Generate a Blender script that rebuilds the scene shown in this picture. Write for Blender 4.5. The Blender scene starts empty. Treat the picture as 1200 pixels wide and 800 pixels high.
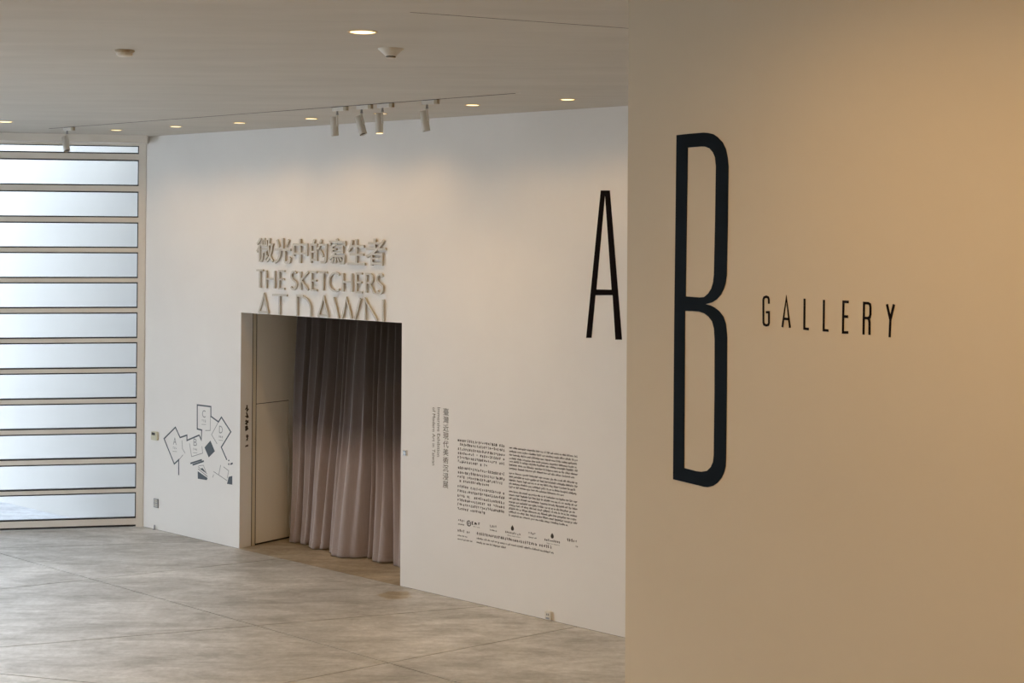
import bpy, bmesh, math, random
from mathutils import Vector, Matrix
from mathutils.geometry import tessellate_polygon

scene = bpy.context.scene
C = scene.collection

# ------------------------------------------------------------------ camera
CAM_H, PITCH, ROLL, FPX, PPY = 4.08, 0.0096, 0.0063, 1648.74, 256.1
cam = bpy.data.cameras.new('camera')
cam.sensor_fit = 'HORIZONTAL'
cam.sensor_width = 36.0
cam.lens = FPX * 36.0 / 1200.0
cam.shift_y = -(400.0 - PPY) / 1200.0
cam.clip_end = 500
cam_o = bpy.data.objects.new('camera', cam)
C.objects.link(cam_o)
R0 = Vector((1, 0, 0)); U0 = Vector((0, -math.sin(PITCH), math.cos(PITCH))); FW = Vector((0, math.cos(PITCH), math.sin(PITCH)))
RT = math.cos(ROLL) * R0 + math.sin(ROLL) * U0
UP = -math.sin(ROLL) * R0 + math.cos(ROLL) * U0
m = Matrix((RT, UP, -FW)).transposed().to_4x4()
m.translation = Vector((0, 0, CAM_H))
cam_o.matrix_world = m
scene.camera = cam_o

# ------------------------------------------------------------------ sky, exposure
world = bpy.data.worlds.new('overcast_sky')
scene.world = world
world.use_nodes = True
bg = world.node_tree.nodes['Background']
bg.inputs['Color'].default_value = (0.83, 0.91, 1.0, 1)
bg.inputs['Strength'].default_value = SKY = 8.9
scene.view_settings.view_transform = 'Standard'
scene.view_settings.look = 'None'
scene.view_settings.exposure = 0.0
scene.view_settings.gamma = 1.0
scene.view_settings.use_curve_mapping = False
scene.cycles.max_bounces = 10
scene.cycles.diffuse_bounces = 7
scene.cycles.transparent_max_bounces = 16
scene.cycles.sample_clamp_indirect = 6.0
scene.cycles.caustics_reflective = False
scene.cycles.caustics_refractive = False

WARM = (1.0, 0.62, 0.26)        # colour of the ceiling lamps
P_ROW, P_NEAR, P_B, P_ROOM = 29.0, 210.0, 62.0, 250.0   # lamp powers (W)

# ------------------------------------------------------------------ frames of the place
# far wall: starts in the corner with the window and runs to the right towards the camera
CO = Vector((-5.0534, 19.4102, 0))
ANG_A, ANG_W, ANG_B = 0.6944, 0.1766, 1.0454
ZC = 5.3665                                  # ceiling height
UPZ = Vector((0, 0, 1))
class Frame:
    def __init__(self, o, d, n): self.o, self.d, self.n = o, d, n
    def p(self, s, z, out=0.0): return self.o + self.d * s + self.n * out + UPZ * z
dA = Vector((math.cos(ANG_A), -math.sin(ANG_A), 0))
FA = Frame(CO, dA, Vector((-math.sin(ANG_A), -math.cos(ANG_A), 0)))          # n: into the room
FW_ = Frame(CO, Vector((-math.cos(ANG_W), -math.sin(ANG_W), 0)), Vector((math.sin(ANG_W), -math.cos(ANG_W), 0)))
BO = Vector((0.5369, 6.5402, 0))
FB = Frame(BO, Vector((math.cos(ANG_B), -math.sin(ANG_B), 0)), Vector((-math.sin(ANG_B), -math.cos(ANG_B), 0)))
OP0, OP1, OPH = 2.055, 4.932, 3.025            # opening in the far wall
FJ = Frame(FA.p(OP0, 0, 0), -FA.n, FA.d)       # left reveal: s = depth behind the wall, n: into the opening

# ------------------------------------------------------------------ materials
def nt(name):
    m = bpy.data.materials.new(name); m.use_nodes = True
    t = m.node_tree
    return m, t, t.nodes['Principled BSDF']
def plain(name, col, rough=0.5, metal=0.0, emit=None, strength=0.0, noise=0.0, nscale=8.0, bump=0.0, spec=None):
    m, t, b = nt(name)
    b.inputs['Base Color'].default_value = (*col, 1)
    b.inputs['Roughness'].default_value = rough
    b.inputs['Metallic'].default_value = metal
    if spec is not None: b.inputs['Specular IOR Level'].default_value = spec
    if emit:
        b.inputs['Emission Color'].default_value = (*emit, 1)
        b.inputs['Emission Strength'].default_value = strength
    geo = t.nodes.new('ShaderNodeNewGeometry')
    n = t.nodes.new('ShaderNodeTexNoise'); n.inputs['Scale'].default_value = nscale; n.inputs['Detail'].default_value = 4
    t.links.new(geo.outputs['Position'], n.inputs['Vector'])
    if noise > 0:
        mx = t.nodes.new('ShaderNodeMix'); mx.data_type = 'RGBA'
        mx.inputs['A'].default_value = (*[c * (1 - noise) for c in col], 1)
        mx.inputs['B'].default_value = (*[min(1, c * (1 + noise)) for c in col], 1)
        t.links.new(n.outputs['Fac'], mx.inputs['Factor'])
        t.links.new(mx.outputs['Result'], b.inputs['Base Color'])
    if bump > 0:
        bp = t.nodes.new('ShaderNodeBump'); bp.inputs['Strength'].default_value = bump; bp.inputs['Distance'].default_value = 0.01
        t.links.new(n.outputs['Fac'], bp.inputs['Height'])
        t.links.new(bp.outputs['Normal'], b.inputs['Normal'])
    return m
def ramp(t, stops):
    r = t.nodes.new('ShaderNodeValToRGB')
    el = r.color_ramp.elements
    while len(el) < len(stops): el.new(0.5)
    for e, (p, c) in zip(el, stops):
        e.position = p; e.color = (*c, 1) if len(c) == 3 else c
    return r
def mapped(t, scale, rotz=0.0):
    geo = t.nodes.new('ShaderNodeNewGeometry'); mp = t.nodes.new('ShaderNodeMapping')
    mp.inputs['Scale'].default_value = scale; mp.inputs['Rotation'].default_value = (0, 0, rotz)
    t.links.new(geo.outputs['Position'], mp.inputs['Vector'])
    return mp.outputs['Vector']
def noise_node(t, vec, scale, detail=5, rough=0.55, dist=0.0):
    n = t.nodes.new('ShaderNodeTexNoise'); n.inputs['Scale'].default_value = scale; n.inputs['Detail'].default_value = detail
    n.inputs['Roughness'].default_value = rough; n.inputs['Distortion'].default_value = dist
    t.links.new(vec, n.inputs['Vector'])
    return n.outputs['Fac']
def mixc(t, fac, a, b, mode='MIX'):
    x = t.nodes.new('ShaderNodeMix'); x.data_type = 'RGBA'; x.blend_type = mode
    for sock, v in (('Factor', fac), ('A', a), ('B', b)):
        if isinstance(v, bpy.types.NodeSocket): t.links.new(v, x.inputs[sock])
        elif isinstance(v, (int, float)): x.inputs[sock].default_value = v
        else: x.inputs[sock].default_value = (*v, 1)
    return x.outputs['Result']
def concrete(name, dark, mid, light, rough0, rough1, stain=False):
    m, t, b = nt(name)
    v1 = mapped(t, (1, 1, 1)); v2 = mapped(t, (0.5, 1.0, 1), 0.12)
    big = noise_node(t, v2, 0.7, 4, 0.55, 0.3)
    med = noise_node(t, v2, 2.6, 8, 0.68, 0.5)
    streak = noise_node(t, mapped(t, (0.35, 1.6, 1), 0.25), 5.0, 6, 0.6, 0.8)
    fine = noise_node(t, v1, 14, 6, 0.7)
    r1 = ramp(t, [(0.36, dark), (0.50, mid), (0.63, light)]); t.links.new(med, r1.inputs['Fac'])
    r2 = ramp(t, [(0.38, (0.86, 0.86, 0.86)), (0.62, (1.08, 1.08, 1.08))]); t.links.new(big, r2.inputs['Fac'])
    r3 = ramp(t, [(0.34, (0.86, 0.855, 0.84)), (0.66, (1.10, 1.10, 1.10))]); t.links.new(fine, r3.inputs['Fac'])
    r4 = ramp(t, [(0.36, (0.86, 0.855, 0.84)), (0.60, (1.08, 1.08, 1.08))]); t.links.new(streak, r4.inputs['Fac'])
    c = mixc(t, 1.0, r1.outputs['Color'], r2.outputs['Color'], 'MULTIPLY')
    c = mixc(t, 1.0, c, r3.outputs['Color'], 'MULTIPLY')
    c = mixc(t, 1.0, c, r4.outputs['Color'], 'MULTIPLY')
    if stain:                                   # brown spill on the floor before the right side of the opening
        geo = t.nodes.new('ShaderNodeNewGeometry'); mp = t.nodes.new('ShaderNodeMapping'); mp.vector_type = 'TEXTURE'
        mp.inputs['Location'].default_value = (-1.286, 15.83, 0); mp.inputs['Scale'].default_value = (0.20, 0.20, 1)
        t.links.new(geo.outputs['Position'], mp.inputs['Vector'])
        ln = t.nodes.new('ShaderNodeVectorMath'); ln.operation = 'LENGTH'; t.links.new(mp.outputs['Vector'], ln.inputs[0])
        wob = t.nodes.new('ShaderNodeMath'); wob.operation = 'MULTIPLY_ADD'; wob.inputs[1].default_value = 0.9
        t.links.new(noise_node(t, v1, 9, 3), wob.inputs[0]); t.links.new(ln.outputs['Value'], wob.inputs[2])
        sr = ramp(t, [(0.55, (1, 1, 1)), (0.66, (0, 0, 0))])
        hf = t.nodes.new('ShaderNodeMath'); hf.operation = 'MULTIPLY'; hf.inputs[1].default_value = 0.45
        t.links.new(wob.outputs[0], hf.inputs[0]); t.links.new(hf.outputs[0], sr.inputs['Fac'])
        c = mixc(t, sr.outputs['Color'], c, mixc(t, 1.0, c, (0.78, 0.66, 0.48), 'MULTIPLY'))
    t.links.new(c, b.inputs['Base Color'])
    rr = ramp(t, [(0.35, (rough1,) * 3), (0.65, (rough0,) * 3)]); t.links.new(med, rr.inputs['Fac'])
    t.links.new(rr.outputs['Color'], b.inputs['Roughness'])
    bp = t.nodes.new('ShaderNodeBump'); bp.inputs['Strength'].default_value = 0.05; bp.inputs['Distance'].default_value = 0.004
    t.links.new(fine, bp.inputs['Height']); t.links.new(bp.outputs['Normal'], b.inputs['Normal'])
    return m
def painted(name, col, amp, scale, stretch, rotz, rough=0.85):
    m, t, b = nt(name)
    n = noise_node(t, mapped(t, stretch, rotz), scale, 5, 0.6, 0.3)
    r = ramp(t, [(0.3, tuple(c * (1 - amp) for c in col)), (0.7, tuple(min(1, c * (1 + amp)) for c in col))])
    t.links.new(n, r.inputs['Fac']); t.links.new(r.outputs['Color'], b.inputs['Base Color'])
    b.inputs['Roughness'].default_value = rough; b.inputs['Specular IOR Level'].default_value = 0.25
    f = noise_node(t, mapped(t, (1, 1, 1)), 60, 3)
    bp = t.nodes.new('ShaderNodeBump'); bp.inputs['Strength'].default_value = 0.04; bp.inputs['Distance'].default_value = 0.003
    t.links.new(f, bp.inputs['Height']); t.links.new(bp.outputs['Normal'], b.inputs['Normal'])
    return m
MT = {}
MT['wall'] = painted('white_wall_paint', (0.80, 0.79, 0.77), 0.02, 0.9, (1, 1, 1), 0)
MT['wall_b'] = painted('dimmed_beige_paint', (0.60, 0.54, 0.44), 0.02, 0.9, (1, 1, 1), 0)  # assumed beige, darker tone holds this wall's brightness down against the daylight
MT['ceiling'] = painted('ceiling_plaster', (0.555, 0.53, 0.485), 0.06, 1.3, (0.5, 2.2, 1), 0.1)
MT['floor'] = concrete('polished_concrete', (0.392, 0.392, 0.385), (0.498, 0.498, 0.492), (0.588, 0.588, 0.582), 0.32, 0.48, stain=True)
MT['floor_in'] = concrete('warm_lit_brown_concrete', (0.32, 0.26, 0.18), (0.42, 0.35, 0.25), (0.50, 0.43, 0.32), 0.4, 0.55)  # browner slab, its tone also carries the warm light inside the opening
MT['joint'] = plain('joint_filler', (0.06, 0.055, 0.05), 0.9)
MT['ext_wall'] = painted('outdoor_pale_render', (0.50, 0.498, 0.49), 0.03, 0.7, (1, 1, 0.4), 0.3)
MT['ext_ground'] = concrete('outdoor_paving', (0.36, 0.38, 0.42), (0.40, 0.42, 0.46), (0.43, 0.45, 0.49), 0.5, 0.7)
MT['frame'] = plain('beige_window_frame', (0.74, 0.71, 0.655), 0.45, noise=0.03, nscale=3)
MT['gasket'] = plain('black_rubber_gasket', (0.012, 0.013, 0.015), 0.6)
MT['trim'] = plain('cream_painted_trim', (0.66, 0.60, 0.48), 0.5, noise=0.02)
MT['panel'] = plain('beige_painted_panel', (0.78, 0.73, 0.64), 0.6, noise=0.03, nscale=2)
MT['vinyl_b'] = plain('dark_navy_vinyl', (0.009, 0.015, 0.024), 0.7, noise=0.1, spec=0.02)
MT['vinyl'] = plain('black_vinyl', (0.008, 0.006, 0.007), 0.7, noise=0.1, spec=0.03)
MT['ink'] = plain('black_print', (0.035, 0.028, 0.022), 0.7, noise=0.1)
MT['ink_grey'] = plain('grey_print', (0.30, 0.30, 0.30), 0.7, noise=0.05)
MT['ink_olive'] = plain('olive_brown_print', (0.10, 0.08, 0.045), 0.7, noise=0.1)
MT['slate'] = plain('slate_grey_print', (0.085, 0.105, 0.125), 0.7, noise=0.08)
MT['letter'] = plain('pale_grey_painted_metal', (0.52, 0.50, 0.45), 0.5, metal=0.0, noise=0.03)
MT['fixture'] = plain('white_fixture_paint', (0.62, 0.60, 0.55), 0.4, noise=0.02)
MT['fixture_dark'] = plain('dark_fixture_plastic', (0.03, 0.028, 0.026), 0.5, noise=0.05)
MT['endcap'] = plain('tan_end_cap', (0.42, 0.36, 0.26), 0.5, noise=0.04)
MT['ring'] = plain('brass_trim_ring', (0.60, 0.45, 0.25), 0.4, noise=0.03)
MT['glow'] = plain('warm_led_diffuser', (0.9, 0.85, 0.7), 0.5, emit=(1.0, 0.70, 0.32), strength=2.6)
MT['cream'] = plain('cream_plastic', (0.62, 0.60, 0.47), 0.5, noise=0.02)
MT['plate'] = plain('steel_plate', (0.30, 0.31, 0.32), 0.35, metal=0.6, noise=0.05)
MT['white_plastic'] = plain('white_plastic', (0.72, 0.69, 0.62), 0.45, noise=0.02)

def glass_mat():
    m, t, b = nt('clear_pane_glass')
    t.nodes.remove(b)
    tr = t.nodes.new('ShaderNodeBsdfTransparent'); tr.inputs['Color'].default_value = (0.955, 0.968, 0.972, 1)
    gl = t.nodes.new('ShaderNodeBsdfGlossy'); gl.inputs['Roughness'].default_value = 0.03
    fr = t.nodes.new('ShaderNodeFresnel'); fr.inputs['IOR'].default_value = 1.45
    mx = t.nodes.new('ShaderNodeMixShader')
    t.links.new(fr.outputs['Fac'], mx.inputs['Fac']); t.links.new(tr.outputs[0], mx.inputs[1]); t.links.new(gl.outputs[0], mx.inputs[2])
    t.links.new(mx.outputs[0], t.nodes['Material Output'].inputs['Surface'])
    return m
MT['glass'] = glass_mat()

def curtain_mat():
    m, t, b = nt('dip_dyed_curtain_fabric')
    geo = t.nodes.new('ShaderNodeNewGeometry'); sp = t.nodes.new('ShaderNodeSeparateXYZ')
    t.links.new(geo.outputs['Position'], sp.inputs['Vector'])
    n = noise_node(t, mapped(t, (1, 1, 0.15)), 3.0, 3)
    ad = t.nodes.new('ShaderNodeMath'); ad.operation = 'MULTIPLY_ADD'; ad.inputs[1].default_value = 0.35
    t.links.new(n, ad.inputs[0]); t.links.new(sp.outputs['Z'], ad.inputs[2])
    sc = t.nodes.new('ShaderNodeMath'); sc.operation = 'DIVIDE'; sc.inputs[1].default_value = 3.4
    t.links.new(ad.outputs[0], sc.inputs[0])
    cr = ramp(t, [(0.0, (0.37, 0.305, 0.288)), (0.40, (0.34, 0.275, 0.258)), (0.455, (0.26, 0.21, 0.20)), (0.53, (0.155, 0.130, 0.128)), (0.72, (0.115, 0.101, 0.102)), (1.0, (0.100, 0.090, 0.092))])
    t.links.new(sc.outputs[0], cr.inputs['Fac']); c = cr.outputs['Color']
    w = noise_node(t, mapped(t, (1, 1, 0.05)), 120, 2)
    r = ramp(t, [(0.3, (0.93, 0.93, 0.93)), (0.7, (1.05, 1.05, 1.05))]); t.links.new(w, r.inputs['Fac'])
    t.links.new(mixc(t, 1.0, c, r.outputs['Color'], 'MULTIPLY'), b.inputs['Base Color'])
    b.inputs['Roughness'].default_value = 0.85
    b.inputs['Sheen Weight'].default_value = 0.7; b.inputs['Sheen Roughness'].default_value = 0.35
    b.inputs['Specular IOR Level'].default_value = 0.2
    return m
MT['curtain'] = curtain_mat()

# ------------------------------------------------------------------ mesh helpers
WLOC = {}                                     # world location of every object made here (no parent is ever rotated)
def thing(name, loc, label=None, cat=None, group=None, kind=None):
    o = bpy.data.objects.new(name, None); C.objects.link(o)
    o.empty_display_size = 0.1
    o.location = loc; WLOC[o] = Vector(loc)
    tag(o, label, cat, group, kind)
    return o
def tag(o, label=None, cat=None, group=None, kind=None):
    if label: o['label'] = label
    if cat: o['category'] = cat
    if group: o['group'] = group
    if kind: o['kind'] = kind
    return o
class MB:
    def __init__(self): self.v = []; self.f = []
    def add(self, vs, fs):
        k = len(self.v); self.v += [Vector(x) for x in vs]; self.f += [tuple(i + k for i in f) for f in fs]
        return self
    def box(self, fr, s0, s1, z0, z1, o0, o1):
        vs = [fr.p(s, z, o) for o in (o0, o1) for z in (z0, z1) for s in (s0, s1)]
        return self.add(vs, [(0, 1, 3, 2), (4, 6, 7, 5), (0, 4, 5, 1), (2, 3, 7, 6), (0, 2, 6, 4), (1, 5, 7, 3)])
    def prism(self, fr, poly, o0, o1, holes=()):
        """outline in (s, z) of a wall frame, extruded from o0 to o1"""
        loops = [list(poly)] + [list(h) for h in holes]
        flat = [q for l in loops for q in l]; n = len(flat)
        tris = tessellate_polygon([[Vector((a, b, 0)) for a, b in l] for l in loops])
        vs = [fr.p(a, b, o0) for a, b in flat] + [fr.p(a, b, o1) for a, b in flat]
        fs = [tuple(t) for t in tris] + [tuple(i + n for i in reversed(t)) for t in tris]
        k = 0
        for l in loops:
            L = len(l)
            for i in range(L):
                a, b = k + i, k + (i + 1) % L
                fs.append((a, b, b + n, a + n))
            k += L
        return self.add(vs, fs)
    def slab(self, poly, z0, z1):
        """plan outline (x, y) extruded between two heights"""
        n = len(poly)
        vs = [Vector((a, b, z0)) for a, b in poly] + [Vector((a, b, z1)) for a, b in poly]
        fs = [tuple(range(n))[::-1], tuple(range(n, 2 * n))] + [(i, (i + 1) % n, (i + 1) % n + n, i + n) for i in range(n)]
        return self.add(vs, fs)
    def stroke(self, fr, pts, w, o0, o1):
        """mitred ribbon along a polyline in (s, z), extruded"""
        P = [Vector((a, b)) for a, b in pts]; n = len(P)
        L = []; Rr = []
        for i in range(n):
            d0 = (P[i] - P[i - 1]).normalized() if i > 0 else None
            d1 = (P[i + 1] - P[i]).normalized() if i < n - 1 else None
            if d0 is None: d0 = d1
            if d1 is None: d1 = d0
            n0 = Vector((-d0.y, d0.x)); n1 = Vector((-d1.y, d1.x))
            mm = (n0 + n1)
            if mm.length < 1e-6: mm = n0
            mm.normalize(); k = min(2.2, 1.0 / max(0.3, mm.dot(n0)))
            L.append(P[i] + mm * w / 2 * k); Rr.append(P[i] - mm * w / 2 * k)
        vs = []
        for o in (o0, o1):
            for q in L + Rr: vs.append(fr.p(q.x, q.y, o))
        fs = []; N = 2 * n
        for i in range(n - 1):
            a, b, c, d = i, i + 1, n + i + 1, n + i
            fs += [(a, b, c, d), (a + N, d + N, c + N, b + N), (a, a + N, b + N, b), (d, c, c + N, d + N)]
        fs += [(0, n, n + N, N), (n - 1, n - 1 + N, 2 * n - 1 + N, 2 * n - 1)]
        return self.add(vs, fs)
    def lathe(self, prof, base, axis=UPZ, seg=24, cap=True):
        """prof: (radius, height along axis) pairs"""
        ax = Vector(axis).normalized(); u = ax.orthogonal().normalized(); w = ax.cross(u)
        vs = []; fs = []
        for r, h in prof:
            for i in range(seg):
                a = 2 * math.pi * i / seg
                vs.append(Vector(base) + ax * h + (u * math.cos(a) + w * math.sin(a)) * r)
        n = len(prof)
        for j in range(n - 1):
            for i in range(seg):
                i2 = (i + 1) % seg
                fs.append((j * seg + i, j * seg + i2, (j + 1) * seg + i2, (j + 1) * seg + i))
        if cap: fs += [tuple(range(seg))[::-1], tuple(range((n - 1) * seg, n * seg))]
        return self.add(vs, fs)
    def build(self, name, mat, parent=None, smooth=False, label=None, cat=None, group=None, kind=None, fix=True):
        lo = [min(v[i] for v in self.v) for i in range(3)]; hi = [max(v[i] for v in self.v) for i in range(3)]
        org = Vector(((lo[0] + hi[0]) / 2, (lo[1] + hi[1]) / 2, lo[2]))
        me = bpy.data.meshes.new(name)
        me.from_pydata([v - org for v in self.v], [], self.f)
        if fix:
            bm = bmesh.new(); bm.from_mesh(me); bmesh.ops.recalc_face_normals(bm, faces=bm.faces); bm.to_mesh(me); bm.free()
        me.update()
        if smooth:
            for p in me.polygons: p.use_smooth = True
            me.set_sharp_from_angle(angle=math.radians(40))
        me.materials.append(MT[mat])
        o = bpy.data.objects.new(name, me); C.objects.link(o)
        WLOC[o] = org
        if parent: o.parent = parent; o.location = org - WLOC[parent]
        else: o.location = org
        return tag(o, label, cat, group, kind)
def copy_tree(root, loc):
    r = root.copy(); C.objects.link(r); r.location = loc; WLOC[r] = Vector(loc)
    for k in ('label', 'category', 'group'):
        if k in r: del r[k]
    for ch in list(root.children):
        c = ch.copy(); C.objects.link(c); c.parent = r
        for g in ch.children:
            d = g.copy(); C.objects.link(d); d.parent = c
    return r

# ------------------------------------------------------------------ the shell
W_END = FW_.p(9.0, 0); A_END = FA.p(13.5, 0)
ROOM = [(CO.x, CO.y), (A_END.x, A_END.y), (8.5, -5.0), (W_END.x, -5.0), (W_END.x, W_END.y)]

# floor: dark bed with concrete slabs between saw-cut joints (far-wall coordinates: s along, o out of the wall)
_cx = sum(x for x, y in ROOM) / 5; _cy = sum(y for x, y in ROOM) / 5
floor = MB().slab([(_cx + (x - _cx) * 1.06, _cy + (y - _cy) * 1.06) for x, y in ROOM], -0.25, -0.03).build('floor', 'joint', kind='structure')
def so(x, y):
    q = Vector((x, y, 0)) - CO
    return (q.dot(FA.d), q.dot(FA.n))
def cut(poly, p0, p1):
    """split a convex polygon by the line p0-p1"""
    dx, dy = p1[0] - p0[0], p1[1] - p0[1]
    sd = [dx * (b - p0[1]) - dy * (a - p0[0]) for a, b in poly]
    P, N = [], []
    for i in range(len(poly)):
        j = (i + 1) % len(poly)
        if sd[i] >= 0: P.append(poly[i])
        if sd[i] <= 0: N.append(poly[i])
        if sd[i] * sd[j] < 0:
            t = sd[i] / (sd[i] - sd[j])
            q = (poly[i][0] + t * (poly[j][0] - poly[i][0]), poly[i][1] + t * (poly[j][1] - poly[i][1]))
            P.append(q); N.append(q)
    return [x for x in (P, N) if len(x) > 2]
def inset(poly, d):
    n = len(poly)
    ar = sum(poly[i][0] * poly[(i + 1) % n][1] - poly[(i + 1) % n][0] * poly[i][1] for i in range(n))
    if ar < 0: poly = poly[::-1]
    L = []
    for i in range(n):
        a, b = Vector(poly[i]), Vector(poly[(i + 1) % n]); t = (b - a).normalized()
        L.append((a + Vector((-t.y, t.x)) * d, t))
    out = []
    for i in range(n):
        (p, t), (q, u) = L[i - 1], L[i]
        den = t.x * u.y - t.y * u.x
        if abs(den) < 1e-6: out.append((q.x, q.y)); continue
        k = ((q.x - p.x) * u.y - (q.y - p.y) * u.x) / den
        out.append((p.x + t.x * k, p.y + t.y * k))
    return out
cells = [[so(*q) for q in ROOM]]
for p0, p1 in (((0, 2.15), (7.77, 2.155)), ((3.67, 4.28), (6.03, 0.40)), ((6.59, 3.19), (7.46, 0.11)), ((1.63, 3.09), (2.56, 0.81)), ((-0.25, 2.0), (1.26, 0.2)), ((0, 9.2), (8, 9.2))):
    cells = [c for p in cells for c in cut(p, p0, p1)]
res = []
for p in cells:
    mx = sum(a for a, b in p) / len(p); my = sum(b for a, b in p) / len(p)
    if 2.2 < my < 9.2 and 6.28 - 0.62 * my < mx < 7.49 - 0.28 * my: res += cut(p, (4.43, 4.72), (5.27, 4.32))
    else: res.append(p)
for p in res:
    q = inset(p, 0.008)
    MB().slab([(FA.p(a, 0, b).x, FA.p(a, 0, b).y) for a, b in q], -0.03, 0.0).build('slab', 'floor', floor)
# floor inside the opening
vf = [FA.p(OP0 - .02, 0, 0), FA.p(OP1 + .02, 0, 0), FA.p(OP1 + .02, 0, -1.6), FA.p(OP0 - .02, 0, -1.6)]
MB().slab([(p.x, p.y) for p in vf], -0.25, -0.001).build('threshold_slab', 'floor_in', floor)

# ceiling
SX0, SX1, SY0, SY1 = -13.2, -6.7, 6.0, 16.4       # unseen roof light, added to bring daylight onto the far wall
fz = Frame(Vector((0, 0, 0)), Vector((1, 0, 0)), UPZ)
class Plan:                                          # plan frame: (x, y) outline, height as third
    def p(self, x, y, z=0.0): return Vector((x, y, z))
PL = Plan()
ceiling = MB().prism(PL, [(_cx + (x - _cx) * 1.012, _cy + (y - _cy) * 1.012) for x, y in ROOM], ZC, ZC + 0.3, [[(SX0, SY0), (SX1, SY0), (SX1, SY1), (SX0, SY1)]]).build('ceiling', 'ceiling', kind='structure')
rl = thing('added_roof_light', (-10.1, 11.6, ZC + 0.3), kind='structure', label='unseen roof light added for daylight over the left side of the hall')
for i in range(5):
    y0 = SY0 + i * 2.08
    MB().prism(PL, [(SX0, y0 + .04), (SX1, y0 + .04), (SX1, y0 + 2.04), (SX0, y0 + 2.04)], ZC + 0.30, ZC + 0.312).build('pane', 'glass', rl)
for i in range(6):
    y0 = SY0 + i * 2.08
    MB().prism(PL, [(SX0 - .1, y0 - .05), (SX1 + .1, y0 - .05), (SX1 + .1, y0 + .05), (SX0 - .1, y0 + .05)], ZC + 0.29, ZC + 0.40).build('glazing_bar', 'frame', rl)

# far wall with the opening
wall_far = MB().prism(FA, [(0, 0), (OP0, 0), (OP0, OPH), (OP1, OPH), (OP1, 0), (13.5, 0), (13.5, ZC), (0, ZC)], 0.0, -0.2).build('wall_far', 'wall', kind='structure')
# recess behind the opening
MB().box(FA, OP0 - .12, OP0, 0, 3.3, -0.25, -1.6).build('recess_side', 'panel', wall_far)
MB().box(FA, OP1, OP1 + .12, 0, 3.3, -0.2, -1.6).build('recess_side', 'wall', wall_far)
MB().box(FA, OP0 - .12, OP1 + .12, 0, 3.3, -1.6, -1.7).build('recess_back', 'panel', wall_far)
MB().box(FA, OP0 - .12, OP1 + .12, 3.3, 3.4, -0.2, -1.7).build('recess_top', 'wall', wall_far)

# the wall with the B: near on the right
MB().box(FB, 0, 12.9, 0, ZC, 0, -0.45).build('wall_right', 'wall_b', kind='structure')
# walls outside the picture that close the room
fe = Frame(A_END, (Vector((8.5, -5.0, 0)) - A_END).normalized(), Vector((-1, 0, 0)))
MB().box(fe, 0, (Vector((8.5, -5.0, 0)) - A_END).length, 0, ZC, 0, -0.2).build('wall_passage', 'wall', kind='structure')
fb = Frame(Vector((W_END.x, -5, 0)), Vector((1, 0, 0)), Vector((0, 1, 0)))
MB().box(fb, 0, 8.5 - W_END.x, 0, ZC, 0, -0.2).build('wall_rear', 'wall', kind='structure')
fl = Frame(Vector((W_END.x, -5, 0)), Vector((0, 1, 0)), Vector((1, 0, 0)))
LW = W_END.y + 5
LA, LB = LW - 7.0, LW - 0.8
MB().prism(fl, [(0, 0), (LW, 0), (LW, ZC), (0, ZC)], 0, -0.2, [[(LA, 0.4), (LB, 0.4), (LB, 4.9), (LA, 4.9)]]).build('wall_left', 'wall', kind='structure')
win3 = thing('added_side_window', fl.p((LA + LB) / 2, 0.4), kind='structure', label='unseen side window added on the left of the hall for more daylight')  # unseen window, added to let more daylight into the hall
nb = 3; bw = (LB - LA) / nb
for i in range(nb + 1): MB().box(fl, LA + i * bw - .04, LA + i * bw + .04, 0.4, 4.9, -0.05, -0.15).build('post', 'frame', win3)
for i in range(nb): MB().box(fl, LA + .04 + i * bw, LA - .04 + (i + 1) * bw, 0.4, 4.9, -0.095, -0.105).build('pane', 'glass', win3)
for z in (0.4, 4.82): MB().box(fl, LA, LB, z, z + .08, -0.05, -0.15).build('rail', 'frame', win3)


# ------------------------------------------------------------------ window
win = thing('window_1', FW_.p(4.5, 0), kind='structure', label='tall window of wide glass bands between beige horizontal rails')
WL = 8.9
rows = [5.235, 5.13, 5.035, 4.69, 4.60, 4.255, 4.175, 3.835, 3.763, 3.421, 3.351, 3.010, 2.936, 2.595, 2.526, 2.181, 2.113, 1.768, 1.696, 1.357, 1.284, 0.946, 0.870, 0.530, 0.466, 0.121]
MB().box(FW_, 0.0, 0.097, 0, ZC, 0.015, -0.10).build('post', 'frame', win)
MB().box(FW_, -0.06, 0.0, 0, ZC, -0.02, -0.14).build('post', 'frame', win)
for s in (4.4, 8.8): MB().box(FW_, s, s + 0.1, 0, ZC, 0.015, -0.10).build('post', 'frame', win)
MB().box(FW_, 0.097, WL, 5.235, ZC, 0.0, -0.08).build('top_rail', 'white_plastic', win)
for i in range(1, len(rows) - 1, 2):
    MB().box(FW_, 0.097, WL, rows[i + 1] + 0.007, rows[i] - 0.007, 0.0, -0.07).build('rail', 'frame', win)
MB().box(FW_, 0.097, WL, 0.028, rows[-1] - 0.006, 0.0, -0.08).build('bottom_rail', 'frame', win)
MB().box(FW_, 0.097, WL, 0.0, 0.028, -0.03, -0.08).build('shadow_gap', 'gasket', win)
for i in range(0, len(rows), 2):
    z1, z0 = rows[i], rows[i + 1]
    for a, b in ((0.097, 4.4), (4.5, 8.8)):
        MB().box(FW_, a + .005, b - .005, z0 - .004, z1 + .004, -0.040, -0.048).build('pane', 'glass', win)
        g = MB()
        for (s0, s1, y0, y1) in ((a, b, z1 - .010, z1 + .007), (a, b, z0 - .007, z0 + .010), (a, a + .014, z0, z1), (b - .014, b, z0, z1)):
            g.box(FW_, s0, s1, y0, y1, -0.002, -0.055)
        g.build('gasket', 'gasket', win)
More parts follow.
